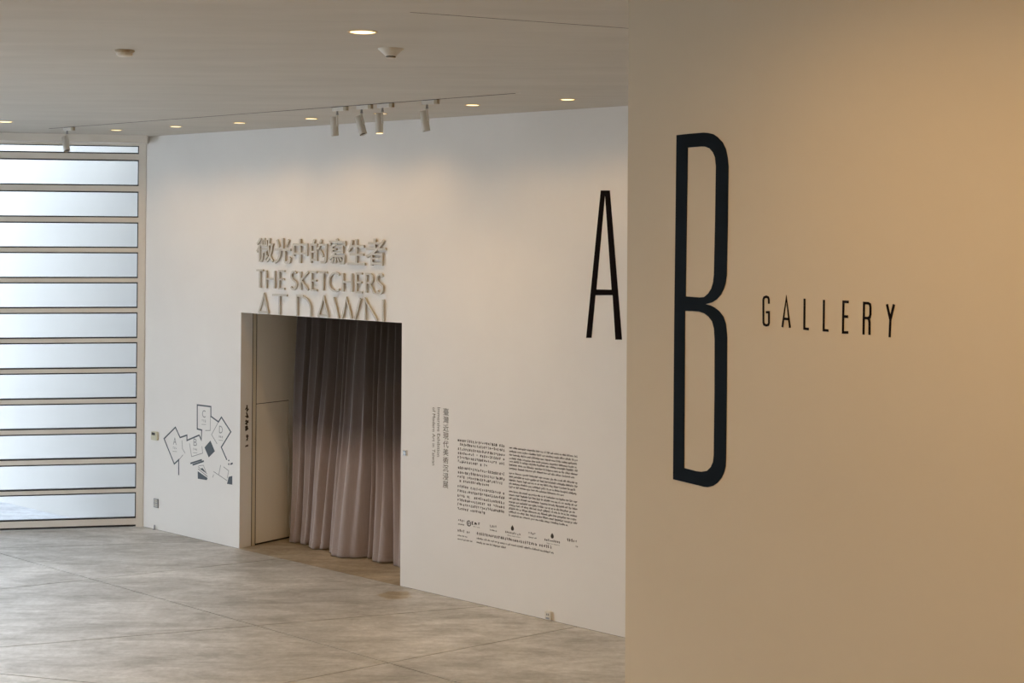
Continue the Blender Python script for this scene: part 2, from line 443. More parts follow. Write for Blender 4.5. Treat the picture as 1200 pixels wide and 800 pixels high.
MB().box(FW_, -0.03, WL, 5.262, ZC - .001, 0.30, 0.0).build('pelmet', 'frame', win)

# outside: the white wall runs on beyond the glass, pale paving in front of it
fx = Frame(CO, -FA.d, FA.n)
MB().slab([(p.x, p.y) for p in (fx.p(0.140, 0, 0.0), fx.p(24, 0, 0.0), fx.p(24, 0, -0.3), fx.p(-0.112, 0, -0.3))], -0.2, 12.0).build('outdoor_wall', 'ext_wall', label='pale rendered wall outside running on beyond the window', kind='structure')
gx = [FW_.p(-0.2, 0, -0.1), FW_.p(20, 0, -0.1), Vector((-60, 40, 0)), fx.p(24, 0, 0)]
MB().slab([(p.x, p.y) for p in gx], -0.3, -0.12).build('outdoor_ground', 'ext_ground', label='pale blue grey paving outside the window', kind='structure')
MB().box(FW_, -0.5, 9.2, ZC + 0.3, 10.5, 0.1, -0.12).build('added_parapet', 'ext_wall', label='unseen parapet added above the window to cut sky light on the outdoor wall', kind='structure')  # added out of view to even the sky light on the outdoor wall
MB().slab([(-60, -10), (-14.3, -10), (-14.3, 17.4), (-60, 17.4)], -0.3, -0.12).build('outdoor_ground', 'ext_ground', label='pale paving outside the left side window', kind='structure')

# outlines measured on the walls: (metres along the wall, metres above the floor)
B_OUTER = [(0.378,4.513),(0.475,4.514),(0.571,4.513),(0.601,4.51),(0.636,4.503),(0.665,4.489),(0.699,4.465),(0.722,4.434),(0.734,4.397),(0.739,4.361),(0.737,4.128),(0.731,3.906),(0.725,3.874),(0.713,3.848),(0.693,3.822),(0.664,3.8),(0.635,3.787),(0.609,3.781),(0.589,3.777),(0.624,3.773),(0.653,3.765),(0.682,3.752),(0.711,3.73),(0.728,3.699),(0.736,3.645),(0.735,3.413),(0.732,3.134),(0.73,3.105),(0.721,3.079),(0.704,3.053),(0.676,3.027),(0.647,3.01),(0.613,2.999),(0.589,2.996),(0.554,2.996),(0.366,2.994),(0.368,3.602)]
B_UPPER = [(0.459,4.454),(0.554,4.454),(0.583,4.452),(0.613,4.443),(0.636,4.425),(0.65,4.404),(0.657,4.364),(0.653,4.129),(0.647,3.904),(0.641,3.871),(0.629,3.845),(0.609,3.824),(0.58,3.807),(0.547,3.804),(0.449,3.804),(0.454,4.129)]
B_LOWER = [(0.445,3.741),(0.5,3.743),(0.548,3.743),(0.583,3.737),(0.613,3.724),(0.636,3.706),(0.649,3.676),(0.654,3.629),(0.655,3.405),(0.652,3.141),(0.647,3.111),(0.632,3.087),(0.606,3.067),(0.565,3.057),(0.529,3.054),(0.444,3.055),(0.445,3.384)]
A_OUTER = [(7.761,4.514),(7.876,4.512),(8.038,2.998),(7.956,2.994),(7.918,3.444),(7.702,3.437),(7.654,2.996),(7.585,2.992)]
A_HOLE = [(7.815,4.47),(7.713,3.497),(7.905,3.5)]
GALLERY = [[[(1.0,3.798),(1.0,3.815),(0.996,3.823),(0.984,3.826),(0.971,3.822),(0.966,3.813),(0.967,3.721),(0.971,3.713),(0.984,3.71),(0.997,3.713),(1.001,3.721),(1.001,3.764),(0.983,3.763)]],[[(1.082,3.709),(1.105,3.827),(1.127,3.709)],[(1.09,3.743),(1.121,3.743)]],[[(1.211,3.828),(1.21,3.711),(1.235,3.711)]],[[(1.32,3.828),(1.319,3.712),(1.345,3.712)]],[[(1.453,3.826),(1.426,3.826),(1.424,3.71),(1.452,3.712)],[(1.425,3.771),(1.45,3.771)]],[[(1.532,3.709),(1.534,3.826),(1.556,3.826),(1.565,3.822),(1.567,3.812),(1.567,3.786),(1.564,3.775),(1.554,3.771),(1.534,3.771)],[(1.554,3.771),(1.561,3.766),(1.563,3.756),(1.563,3.71)]],[[(1.65,3.827),(1.667,3.772),(1.664,3.708)],[(1.685,3.828),(1.667,3.772)]]]
SKETCH = [('T',2.39,2.537),('H',2.575,2.758),('E',2.819,2.946),('S',3.036,3.176),('K',3.22,3.38),('E',3.419,3.538),('T',3.567,3.709),('C',3.731,3.933),('H',3.975,4.147),('E',4.208,4.323),('R',4.37,4.524),('S',4.544,4.682)]
SK_Z = [3.585,3.339,3.593,3.35]
DAWN_Z = [3.269,3.284,3.035]
DAWN = {'A1': [[(2.449,3.04),(2.547,3.271),(2.631,3.033)],[(2.465,3.051),(2.622,3.052)]],'T': [[(2.708,3.273),(2.979,3.276)],[(2.841,3.276),(2.844,3.032)]],'D': [[(3.171,3.031),(3.168,3.28),(3.259,3.275),(3.347,3.244),(3.402,3.187),(3.42,3.124),(3.419,3.032)]],'A2': [[(3.554,3.038),(3.648,3.274),(3.735,3.036)],[(3.568,3.053),(3.728,3.055)]],'W': [[(3.824,3.283),(3.914,3.034)],[(3.975,3.037),(4.05,3.272),(4.135,3.039)],[(4.195,3.034),(4.287,3.284)]],'N': [[(4.371,3.035),(4.368,3.275),(4.565,3.03)],[(4.667,3.03),(4.664,3.284)]]}
CJK = [('微',2.396,2.722,3.683,3.987),('光',2.74,3.047,3.67,3.987),('中',3.088,3.352,3.682,3.981),('的',3.404,3.703,3.686,3.977),('寫',3.731,4.027,3.681,3.991),('生',4.065,4.359,3.677,3.982),('者',4.375,4.698,3.677,3.995)]
PLAN_DARK = [[(0.787,0.795),(0.784,0.999),(0.688,0.933),(0.458,1.25),(0.706,1.427),(0.81,1.3),(0.957,1.346),(0.958,1.276),(1.217,1.371),(1.262,1.314),(1.27,1.443),(1.176,1.449),(1.172,1.766),(1.457,1.768),(1.459,1.641),(1.617,1.583),(1.676,1.649),(1.869,1.478),(1.679,1.259),(1.793,1.108)],[(1.037,0.978),(1.278,1.052)],[(1.083,0.964),(1.32,1.04)],[(1.829,1.112),(1.835,1.096)],[(1.824,1.062),(1.842,1.051)],[(1.866,1.059),(1.913,1.077)]]
PLAN_LIGHT = [[(1.449,1.64),(1.447,1.455),(1.346,1.445)],[(1.617,1.583),(1.477,1.404),(1.592,1.293)],[(1.014,1.242),(1.061,1.071),(1.294,1.142),(1.278,1.23)],[(0.849,1.265),(0.863,1.156),(0.92,1.103)],[(0.789,0.999),(0.877,1.076)],[(1.524,0.926),(1.802,0.84)],[(1.668,1.026),(1.633,0.9)],[(1.728,1.01),(1.831,0.971),(1.806,0.874)],[(1.525,0.887),(1.508,0.847)]]
PLAN_FILL = [[(1.332,1.22),(1.453,1.322),(1.547,1.193),(1.422,1.1)],[(1.193,0.893),(1.401,0.827),(1.387,0.798),(1.197,0.794)],[(1.834,0.893),(1.905,0.913),(1.907,0.8),(1.802,0.798)],[(1.242,0.929),(1.292,0.947),(1.401,0.873),(1.354,0.891)]]
PLAN_MARK = [('A',0.696,1.234),('B',1.134,1.262),('C',1.312,1.654),('D',1.667,1.48)]

# ------------------------------------------------------------------ reveal: trim and service door
tr1 = MB().box(FJ, 0.20, 0.245, 0, 3.3, 0.012, -0.03).build('trim_1', 'trim', kind='structure', label='cream vertical trim strip in the left reveal of the opening')
MB().box(FJ, 0.192, 0.20, 0, 3.3, 0.002, -0.03).build('shadow_line', 'gasket', tr1)
sd = thing('door_1', FJ.p(0.53, 0, 0), kind='structure', label='beige flush service door in the left side of the opening')
MB().box(FJ, 0.262, 0.805, 0.022, 1.825, 0.012, -0.002).build('door_leaf', 'panel', sd)
g = MB(); g.box(FJ, 0.262, 0.812, 1.825, 1.834, 0.004, -0.002); g.box(FJ, 0.805, 0.813, 0.02, 1.834, 0.004, -0.002); g.box(FJ, 0.245, 1.0, 0.0, 0.022, 0.003, -0.002)
g.box(FJ, 0.248, 0.262, 0.02, 3.2, 0.003, -0.002)
g.build('door_gap', 'gasket', sd)
MB().box(FJ, 0.262, 1.2, 1.834, 3.3, 0.012, -0.002).build('over_panel', 'panel', sd)
MB().box(FJ, 0.813, 1.2, 0.022, 1.834, 0.012, -0.002).build('side_panel', 'panel', sd)

# ------------------------------------------------------------------ curtain
def make_curtain():
    # fold valleys (metres along the wall) at the heading and at the hem
    k0 = (4.28 - 2.38) / 123.0
    top = [2.38 + (x - 347) * k0 for x in (347, 359, 366, 376, 385, 392, 400, 408, 414, 422, 433, 440, 447, 454, 462, 470)] + [4.45, 4.68, 4.92]
    k1 = (4.27 - 2.23) / 131.0
    bot = [2.23 + (x - 336.5) * k1 for x in (336, 343, 349, 355, 360, 369, 378, 386, 397, 408, 419, 429, 435, 446, 458, 468)] + [4.50, 4.70, 4.92]
    N = len(top) - 1
    deep_top = {0, 2, 4, 6, 8, 11, 12, 13, 14, 15, 16, 17, 18}
    deep_bot = {0, 2, 4, 7, 11, 12, 14, 16, 18}
    rnd = random.Random(5)
    tv = [0.0 if i in deep_top else 0.45 for i in range(N + 1)]
    bv = [0.0 if i in deep_bot else 0.86 for i in range(N + 1)]
    mj = sorted(deep_bot); amp_b = []
    for i in range(N):
        a = max(k for k in mj if k <= i); b = min(k for k in mj if k > i)
        amp_b.append(min(0.30, 0.05 + 0.40 * (bot[b] - bot[a])))
    amp_t = [0.14 + 0.35 * (top[i + 1] - top[i]) + rnd.uniform(-.01, .02) for i in range(N)]
    zs = sorted([0.012 + (3.16 - 0.012) * j / 64 for j in range(65)] + [0.105, 0.112]); per = 12
    V = []; cols = N * per + 1
    # wide bulge of every big fold at the hem
    def bulge(x, xs):
        for a, b in zip(mj[:-1], mj[1:]):
            if xs[a] <= x <= xs[b] + 1e-9:
                t = (x - xs[a]) / (xs[b] - xs[a]); return math.sin(math.pi * min(1, max(0, t))) ** 0.6 * min(0.28, 0.05 + 0.36 * (bot[b] - bot[a]))
        return 0.0
    for z in zs:
        k = max(0.0, min(1.0, z / 3.16)); kk = k ** 0.9
        xs = [b_ * (1 - kk) + t_ * kk for b_, t_ in zip(bot, top)]
        for c in range(cols):
            i = min(N - 1, c // per); t = c / per - i
            s = xs[i] + (xs[i + 1] - xs[i]) * t
            v = (tv[i] * (1 - t) + tv[i + 1] * t)
            fine = v + (1 - v) * math.sin(math.pi * t) ** 1.25
            amp = amp_t[i]
            if t < .5 and i > 0: amp = amp_t[i - 1] * (.5 - t) + amp * (.5 + t)
            if t > .5 and i < N - 1: amp = amp_t[i + 1] * (t - .5) + amp * (1.5 - t)
            small = amp * fine * (0.22 + 0.78 * kk ** 1.1)
            big = bulge(s, xs) * (1 - kk) ** 0.8
            out = -0.80 + small + big
            if z > 3.0: out -= 0.02 * (z - 3.0) / 0.16
            g_ = 0.03 * math.sin(2 * math.pi * t) * kk * (xs[i + 1] - xs[i]) / 0.15
            if 0.1 < z < 0.11: out -= 0.004
            V.append(FA.p(s + g_ * .5, z, out + 0.010 * math.sin(z * 2.3 + s * 4)))
    F = []
    for j in range(len(zs) - 1):
        for c in range(cols - 1):
            F.append((j * cols + c, j * cols + c + 1, (j + 1) * cols + c + 1, (j + 1) * cols + c))
    b = MB(); b.add(V, F)
    o = b.build('curtain_cloth', 'curtain', cur, smooth=True, fix=False)
    for p in o.data.polygons: p.use_smooth = True
    md = o.modifiers.new('thickness', 'SOLIDIFY'); md.thickness = 0.004
    return o
cur = thing('curtain', FA.p(3.6, 0, -0.6), 'long pleated curtain dark grey above and taupe below hanging in the opening', 'curtain')
make_curtain()
MB().box(FA, OP0, OP1, 3.17, 3.20, -0.66, -0.70).build('curtain_track', 'fixture', cur)

# ------------------------------------------------------------------ lettering helpers
def glyph(ch, fr, s0, s1, z0, z1, o0, o1, off=0.0):
    """one character of the built-in font as a solid fitted into a box on a wall"""
    c = bpy.data.curves.new('glyph', 'FONT'); c.body = ch; c.size = 1.0; c.resolution_u = 3; c.offset = off
    o = bpy.data.objects.new('glyph', c); C.objects.link(o)
    dg = bpy.context.evaluated_depsgraph_get()
    me = bpy.data.meshes.new_from_object(o.evaluated_get(dg))
    vs = [v.co.copy() for v in me.vertices]; fs = [tuple(p.vertices) for p in me.polygons]
    bpy.data.objects.remove(o); bpy.data.curves.remove(c); bpy.data.meshes.remove(me)
    x0 = min(v.x for v in vs); x1 = max(v.x for v in vs); y0 = min(v.y for v in vs); y1 = max(v.y for v in vs)
    P = [(s0 + (v.x - x0) / max(1e-6, x1 - x0) * (s1 - s0), z0 + (v.y - y0) / max(1e-6, y1 - y0) * (z1 - z0)) for v in vs]
    # weld by position, then find the boundary for the side walls
    idx = {}; mp = []
    Q = []
    for a, b in P:
        k = (round(a, 5), round(b, 5))
        if k not in idx: idx[k] = len(Q); Q.append((a, b))
        mp.append(idx[k])
    fs = [tuple(dict.fromkeys(mp[i] for i in f)) for f in fs]; fs = [f for f in fs if len(f) > 2]
    n = len(Q); cnt = {}
    for f in fs:
        for i in range(len(f)):
            e = (f[i], f[(i + 1) % len(f)]); cnt[e] = cnt.get(e, 0) + 1
    mb = MB(); F = [tuple(i + n for i in f) for f in fs]
    if abs(o1 - o0) > 0.004:
        F += [tuple(reversed(f)) for f in fs]
        F += [(a, b, b + n, a + n) for (a, b) in cnt if (b, a) not in cnt]
    else:
        F += [(a, b, b + n, a + n) for (a, b) in cnt if (b, a) not in cnt]
    mb.add([fr.p(a, b, o0) for a, b in Q] + [fr.p(a, b, o1) for a, b in Q], F)
    return mb

# ------------------------------------------------------------------ large vinyl letters
sgB = thing('gallery_sign', FB.p(0.55, 2.99, 0), 'tall narrow navy letter B with small word GALLERY on the near right wall', 'sign')
MB().prism(FB, B_OUTER, 0.0, 0.003, [B_UPPER, B_LOWER]).build('letter', 'vinyl_b', sgB, label='giant navy letter B')
for ch, strokes in zip('GALLERY', GALLERY):
    b = MB()
    for k, st in enumerate(strokes): b.stroke(FB, st, 0.0095, 0.0, 0.0022 + 0.0004 * k)
    b.build('letter', 'vinyl', sgB, label='small black letter ' + ch)
MB().prism(FA, A_OUTER, 0.0, 0.003, [A_HOLE]).build('letter_sign', 'vinyl', label='tall black letter A on the far wall beside the corner', cat='sign')

# ------------------------------------------------------------------ raised exhibition title over the opening
title = thing('exhibition_title', FA.p(3.5, 3.03, 0), 'raised pale three-line exhibition title above the curtained opening', 'sign')
TD0, TD1, TSH = 0.005, 0.030, -0.018
for ch, s0, s1, z0, z1 in CJK:
    glyph(ch, FA, s0 + TSH, s1 + TSH, z0, z1, TD0, TD1, 0.006).build('letter', 'letter', title)
def arc(cx, cy, rx, ry, a0, a1, n=10):
    return [(cx + rx * math.cos(math.radians(a0 + (a1 - a0) * i / n)), cy + ry * math.sin(math.radians(a0 + (a1 - a0) * i / n))) for i in range(n + 1)]
UNIT = {   # strokes in a unit box
 'T': [[(0, 1), (1, 1)], [(.5, 1), (.5, 0)]],
 'H': [[(0, 0), (0, 1)], [(1, 0), (1, 1)], [(0, .53), (1, .53)]],
 'E': [[(1, 1), (0, 1), (0, 0), (1, 0)], [(0, .53), (.9, .53)]],
 'S': [arc(.5, .75, .42, .25, 35, 205, 10) + [(.30, .56), (.62, .46)] + arc(.46, .25, .46, .25, 35, -150, 10)],
 'K': [[(0, 0), (0, 1)], [(.95, 1), (.06, .53), (1, 0)]],
 'C': [arc(.62, .5, .62, .5, 52, 308, 18)],
 'R': [[(0, 0), (0, 1), (.4, 1)] + arc(.45, .76, .38, .24, 80, -80, 8) + [(.4, .52), (0, .52)], [(.42, .52), (1, 0)]],
}
SZ0, SZ1, SW = 3.345, 3.588, 0.023
for ch, s0, s1 in SKETCH:
    b = MB()
    for k, st in enumerate(UNIT[ch]):
        h = SW / 2
        b.stroke(FA, [(TSH + s0 + h + x * (s1 - s0 - SW), SZ0 + h + y * (SZ1 - SZ0 - SW)) for x, y in st], SW, TD0, TD1 + 0.0005 * k)
    b.build('letter', 'letter', title)
for key, strokes in DAWN.items():
    b = MB()
    for k, st in enumerate(strokes):
        b.stroke(FA, [(s + TSH, max(3.027, z)) for s, z in st], 0.024, TD0, TD1 + 0.0005 * k)
    # cut straight at the lintel
    for v in b.v: v.z = max(v.z, OPH + 0.001)
    b.build('letter', 'letter', title)

# ------------------------------------------------------------------ printed wall text
rnd = random.Random(11)
FL, PO = 0.0014, 0.0004                                              # print thickness
def cjk_marks(b, fr, s, z, w, h, weight=1.0):
    """small illegible brush-like cluster the size of one printed character"""
    t = 0.0052 * weight * (h / 0.03)
    for k in range(rnd.choice((1, 2, 2, 3))):
        y = z + h * rnd.uniform(.08, .95)
        x0 = s + w * rnd.uniform(0, .3); x1 = s + w * rnd.uniform(.6, 1)
        b.stroke(fr, [(x0, y), (x1, y + rnd.uniform(-.12, .12) * h)], t, PO, FL)
    for k in range(rnd.choice((1, 2, 2, 3))):
        x = s + w * rnd.uniform(.1, .9)
        b.stroke(fr, [(x, z + h * rnd.uniform(.6, 1)), (x + rnd.uniform(-.25, .25) * w, z + h * rnd.uniform(0, .35))], t, PO, FL)
def cjk_line(b, fr, s0, s1, z, h, pitch, weight=1.0):
    s = s0
    while s + pitch * .8 < s1:
        if rnd.random() > 0.04: cjk_marks(b, fr, s, z, pitch * .66, h, weight)
        s += pitch
def latin_line(b, fr, s0, s1, z, h, lw=0.0040, cw=0.0125):
    """illegible row of lower-case-like marks in words"""
    s = s0
    while s < s1 - cw * 2:
        n = min(rnd.choice((2, 3, 3, 4, 5, 6, 7, 8, 9)), int((s1 - s) / cw))
        for i in range(n):
            x = s + i * cw; k = rnd.random()
            tall = h if k > .72 else h * .66
            low = -h * .3 if k < .1 else 0
            b.stroke(fr, [(x + cw * .25, z + low), (x + cw * .25, z + tall)], lw, PO, FL)
            if rnd.random() < .75: b.stroke(fr, [(x + cw * .25, z + h * rnd.choice((.05, .6, .35))), (x + cw * .95, z + h * rnd.choice((.1, .6, .4)))], lw, PO, FL)
        s += n * cw + cw * .9
panel = thing('wall_text', FA.p(6.4, 0.7, 0), 'block of small black exhibition text in two columns on the far wall', 'wall text')
SC0, SC1 = 5.815, 6.500
z = 1.772
paras = [[1, 1, 1, 1, 1, .64], [1, 1, 1, .70], [1, 1, 1, 1, 1, .62]]
Z = [1.748, 1.703, 1.652, 1.606, 1.558, 1.511, 1.444, 1.391, 1.343, 1.299, 1.236, 1.187, 1.134, 1.086, 1.038, 0.990]
k = 0
for pa in paras:
    b = MB()
    for w in pa:
        cjk_line(b, FA, SC0, SC0 + (SC1 - SC0) * w, Z[k], 0.031, 0.0275, 1.2); k += 1
    b.build('chinese_paragraph', 'ink', panel, kind='stuff')
SE0, SE1 = 6.560, 7.486
Zt, Zb = 1.762, 1.036
ys = [97, 127, 157, 187, 213, 243, 272, 313, 343, 372, 402, 430, 468, 497, 527, 557, 585, 614, 643, 672]
ZE = [Zt - 0.016 + (Zb - Zt) * (y - 97) / (672 - 97) for y in ys]
k = 0
for pa in ([1] * 6 + [.96], [1] * 4 + [.81], [1] * 7 + [.88]):
    b = MB()
    for w in pa:
        latin_line(b, FA, SE0, SE0 + (SE1 - SE0) * w, ZE[k], 0.022, 0.0054); k += 1
    b.build('english_paragraph', 'ink', panel, kind='stuff')
# heading that runs down the wall
vt = thing('exhibition_subtitle', FA.p(5.55, 1.2, 0), 'vertical olive exhibition subtitle left of the small text block', 'wall text')
for i, ch in enumerate('臺灣近現代美術沉浸展'):
    zt = 2.100 - i * 0.0905
    glyph(ch, FA, 5.590, 5.672, zt - 0.078, zt, PO, FL, 0.0).build('character', 'ink_olive', vt)
def vertical_text(txt, s0, s1, ztop, zbot):
    c = bpy.data.curves.new('t', 'FONT'); c.body = txt; c.size = 1; c.resolution_u = 2; c.offset = 0.0
    o = bpy.data.objects.new('t', c); C.objects.link(o)
    me = bpy.data.meshes.new_from_object(o.evaluated_get(bpy.context.evaluated_depsgraph_get()))
    vs = [v.co.copy() for v in me.vertices]; fs = [tuple(p.vertices) for p in me.polygons]
    bpy.data.objects.remove(o); bpy.data.curves.remove(c); bpy.data.meshes.remove(me)
    x0 = min(v.x for v in vs); x1 = max(v.x for v in vs); y0 = min(v.y for v in vs); y1 = max(v.y for v in vs)
    b = MB(); b.add([FA.p(s0 + (v.y - y0) / (y1 - y0) * (s1 - s0), ztop - (v.x - x0) / (x1 - x0) * (ztop - zbot), FL) for v in vs], fs)
    return b
vertical_text('Immersive Exhibition', 5.500, 5.545, 2.100, 1.545).build('english_line', 'ink_olive', vt, kind='stuff')
vertical_text('of Modern Art in Taiwan', 5.425, 5.470, 2.095, 1.440).build('english_line', 'ink_olive', vt, kind='stuff')
# credits and logos under the text
cr = thing('credits_row', FA.p(6.5, 0.65, 0), 'row of small logos and credit lines under the wall text', 'wall text')
def two_lines(s, z, w, name='caption', m='ink'):
    b = MB(); cjk_line(b, FA, s, s + w, z, 0.026, 0.026, 1.1); latin_line(b, FA, s, s + w * .95, z - 0.036, 0.016, .0035, .010)
    b.build(name, m, cr, kind='stuff')
two_lines(5.826, 0.862, 0.10); 
b = MB(); b.stroke(FA, arc(5.985, 0.86, .028, .028, 60, 400, 14), .011, PO, FL); b.stroke(FA, arc(5.985, 0.86, .010, .010, 0, 300, 8), .008, PO, FL); b.build('logo', 'ink', cr)
b = MB(); cjk_line(b, FA, 6.025, 6.165, .848, .042, .045, 1.3); latin_line(b, FA, 6.05, 6.15, .832, .010, .002, .008); b.build('logo_text', 'ink', cr, kind='stuff')
two_lines(6.29, 0.862, 0.105)
def drop(s, z, h):
    b = MB(); b.prism(FA, [(s, z + h), (s + h * .30, z + h * .62), (s + h * .36, z + h * .3), (s + h * .2, z + h * .03), (s, z), (s - h * .2, z + h * .03), (s - h * .36, z + h * .3), (s - h * .30, z + h * .62)], PO, FL)
    b.build('logo', 'ink', cr)
drop(6.61, 0.868, .058); b = MB(); cjk_line(b, FA, 6.51, 6.73, .828, .026, .024, 1.1); latin_line(b, FA, 6.54, 6.72, .806, .010, .002, .009); b.build('logo_text', 'ink', cr, kind='stuff')
two_lines(6.835, 0.862, 0.12)
drop(7.155, 0.862, .058); b = MB(); cjk_line(b, FA, 7.05, 7.275, .822, .026, .024, 1.1); latin_line(b, FA, 7.08, 7.26, .800, .010, .002, .009); b.build('logo_text', 'ink', cr, kind='stuff')
b = MB(); cjk_line(b, FA, 7.35, 7.49, .862, .032, .027, 1.0); cjk_line(b, FA, 7.46, 7.50, .815, .02, .022, .9); b.build('caption', 'ink', cr, kind='stuff')
b = MB(); cjk_line(b, FA, 5.820, 6.045, .745, .030, .0265, 1.0); latin_line(b, FA, 5.82, 5.97, .700, .018, .003, .011); latin_line(b, FA, 5.82, 6.04, .660, .018, .003, .011); b.build('credit_lines', 'ink', cr, kind='stuff')
b = MB(); cjk_line(b, FA, 6.10, 7.16, .752, .032, .0285, 1.2); latin_line(b, FA, 6.10, 7.18, .705, .022, .0042, .0115); latin_line(b, FA, 6.10, 6.52, .662, .022, .0042, .0115); b.build('credit_lines', 'ink', cr, kind='stuff')

# ------------------------------------------------------------------ floor-plan graphic left of the opening
fp = thing('floor_plan_graphic', FA.p(1.18, 0.79, 0), 'line drawing of gallery rooms A to D printed left of the opening', 'wall graphic')
b = MB()
for k, st in enumerate(PLAN_DARK): b.stroke(FA, st, 0.019 if k == 0 else 0.022, PO, FL)
b.build('dark_outline', 'slate', fp, kind='stuff')
b = MB()
for st in PLAN_LIGHT: b.stroke(FA, st, 0.009, PO, FL * .8)
b.build('thin_outline', 'ink_grey', fp, kind='stuff')
for po in PLAN_FILL: MB().prism(FA, po, PO, FL).build('filled_block', 'slate', fp)
b = MB(); b.stroke(FA, [(1.20, .925), (1.40, .845)], .012, PO, FL); b.stroke(FA, [(1.21, .965), (1.31, .985), (1.37, .90)], .008, PO, FL); b.stroke(FA, [(1.20, .955), (1.25, .93)], .008, PO, FL); b.build('thin_outline', 'ink_grey', fp, kind='stuff')
for ch, s, z in PLAN_MARK:
    glyph(ch, FA, s - .035, s + .035, z - .042, z + .055, PO, FL * .9).build('room_letter', 'ink_grey', fp)
    b = MB(); cjk_line(b, FA, s - .04, s + .05, z - .105, .036, .03, .7); b.stroke(FA, [(s - .045, z - .135), (s + .045, z - .130)], .006, PO, FL * .8); b.build('room_caption', 'ink_grey', fp, kind='stuff')
# brush-like characters down the left reveal
jt = thing('reveal_text', FJ.p(0.1, 1.26, 0), 'column of small black handwritten characters on the left reveal', 'wall text')
for zc_, h, dn in ((1.80, .070, 1), (1.69, .062, 1), (1.605, .055, 1), (1.525, .06, 1.5), (1.415, .065, 1), (1.30, .05, .6)):
    b = MB(); z0 = zc_ - h / 2
    for k in range(4 if dn >= 1 else 2):
        y = z0 + h * rnd.random()
        pts = [(0.075 + .055 * rnd.random(), y), (0.085 + .04 * rnd.random(), y + h * rnd.uniform(-.4, .4)), (0.10 + .04 * rnd.random(), z0 + h * rnd.random())]
        b.stroke(FJ, pts, 0.014 * dn ** .5, 0, .001)
    b.build('character', 'ink', jt)

# ------------------------------------------------------------------ small fittings on the far wall
t = thing('thermostat', FA.p(.272, 1.215, 0), 'cream wall thermostat with dark display beside the window post', 'thermostat')
MB().prism(FA, [(.218, 1.215), (.326, 1.215), (.332, 1.221), (.332, 1.324), (.326, 1.33), (.218, 1.33), (.212, 1.324), (.212, 1.221)], 0, .035).build('body', 'cream', t)
MB().box(FA, .226, .300, 1.283, 1.318, .034, .037).build('display', 'fixture_dark', t)
MB().box(FA, .305, .322, 1.235, 1.255, .034, .039).build('button', 'fixture', t)
t = thing('socket_plate', FA.p(.30, .30, 0), 'grey metal double socket plate low on the far wall near the window', 'socket')
MB().box(FA, .250, .348, .298, .418, 0, .012).build('plate', 'plate', t)
for z0 in (.312, .366):
    s_ = MB().box(FA, .265, .333, z0, z0 + .040, .011, .015).build('outlet', 'fixture', t)
    for sx in (.280, .312): MB().box(FA, sx, sx + .008, z0 + .012, z0 + .030, .0145, .016).build('slot', 'fixture_dark', s_)
t = thing('light_switch', FA.p(5.0, 1.5, 0), 'small grey switch plate right of the curtained opening', 'switch')
MB().box(FA, 4.968, 5.034, 1.50, 1.566, 0, .010).build('plate', 'fixture', t)
for z0 in (1.508, 1.537): MB().box(FA, 4.980, 5.022, z0, z0 + .022, .009, .016).build('rocker', 'plate', t)
t = thing('wall_outlet', FA.p(7.125, .005, 0), 'white wall outlet box just above the floor under the text', 'outlet')
MB().prism(FA, [(7.088, .008), (7.156, .008), (7.160, .012), (7.160, .092), (7.156, .096), (7.088, .096), (7.084, .092), (7.084, .012)], 0, .030).build('box', 'white_plastic', t)
s_ = MB().box(FA, 7.098, 7.146, .045, .082, .029, .033).build('socket_face', 'fixture', t)
for sx in (7.110, 7.128): MB().box(FA, sx, sx + .007, .055, .074, .032, .0345).build('slot', 'fixture_dark', s_)
MB().box(FA, 7.098, 7.146, .016, .036, .029, .032).build('lower_cover', 'plate', t)
t = thing('door_stop', FA.p(.30, 0, .03), 'tiny grey floor stop at the foot of the far wall beside the window', 'door stop')
MB().lathe([(.022, 0), (.022, .006), (.012, .010)], FA.p(.30, 0, .03), seg=14).build('base', 'plate', t, smooth=True)
MB().lathe([(.011, .008), (.011, .060), (.007, .066)], FA.p(.30, 0, .03), seg=14).build('pin', 'plate', t, smooth=True)

# ------------------------------------------------------------------ ceiling fittings
def make_downlight(loc, power, r=0.078, angle=146, name='downlight'):
    t = thing(name, loc)
    MB().lathe([(r, -.0015), (r + .004, -.004), (r + .014, -.004), (r + .017, 0)], loc, seg=32, cap=False).build('trim_ring', 'ring', t, smooth=True)
    MB().lathe([(r, -.0012), (r * .9, -.0030), (r * .5, -.0045), (.004, -.0050)], loc, seg=32).build('diffuser', 'glow', t, smooth=True)
    l = bpy.data.lights.new('downlight_lamp', 'SPOT'); l.energy = power; l.color = WARM; l.spot_size = math.radians(angle); l.spot_blend = 1.0; l.shadow_soft_size = 0.06
    lo = bpy.data.objects.new('downlight_lamp', l); C.objects.link(lo); lo.parent = t; lo.location = (0, 0, -0.075)
    return t
row = [(.745, 1.0), (1.898, .925), (3.022, .84), (4.212, .77), (5.36, .80), (6.865, .985), (8.008, .89)]
names = ['nearest the window', 'second from the window', 'third from the window', 'fourth from the window', 'fifth, behind the spotlights', 'sixth, right of the spotlights', 'last, beside the corner']
base = None
for (s, o), nm in zip(row, names):
    loc = FA.p(s, ZC, o)
    if base is None: base = make_downlight(loc, P_ROW, r=0.066); t = base
    else: t = copy_tree(base, loc)
    tag(t, 'recessed downlight of the row along the far wall, ' + nm, 'downlight', 'downlights along the far wall')
t = make_downlight(Vector((-6.087, 16.865, ZC)), P_ROW, r=.08); tag(t, 'recessed ceiling downlight before the window at the left edge', 'downlight')
near = make_downlight(Vector((-0.973, 9.079, ZC)), P_NEAR, r=.082); tag(near, 'large glowing ceiling downlight nearest the viewer, beside the cone sensor', 'downlight')
bl = None  # unseen lamps, added to give the near wall its warm light
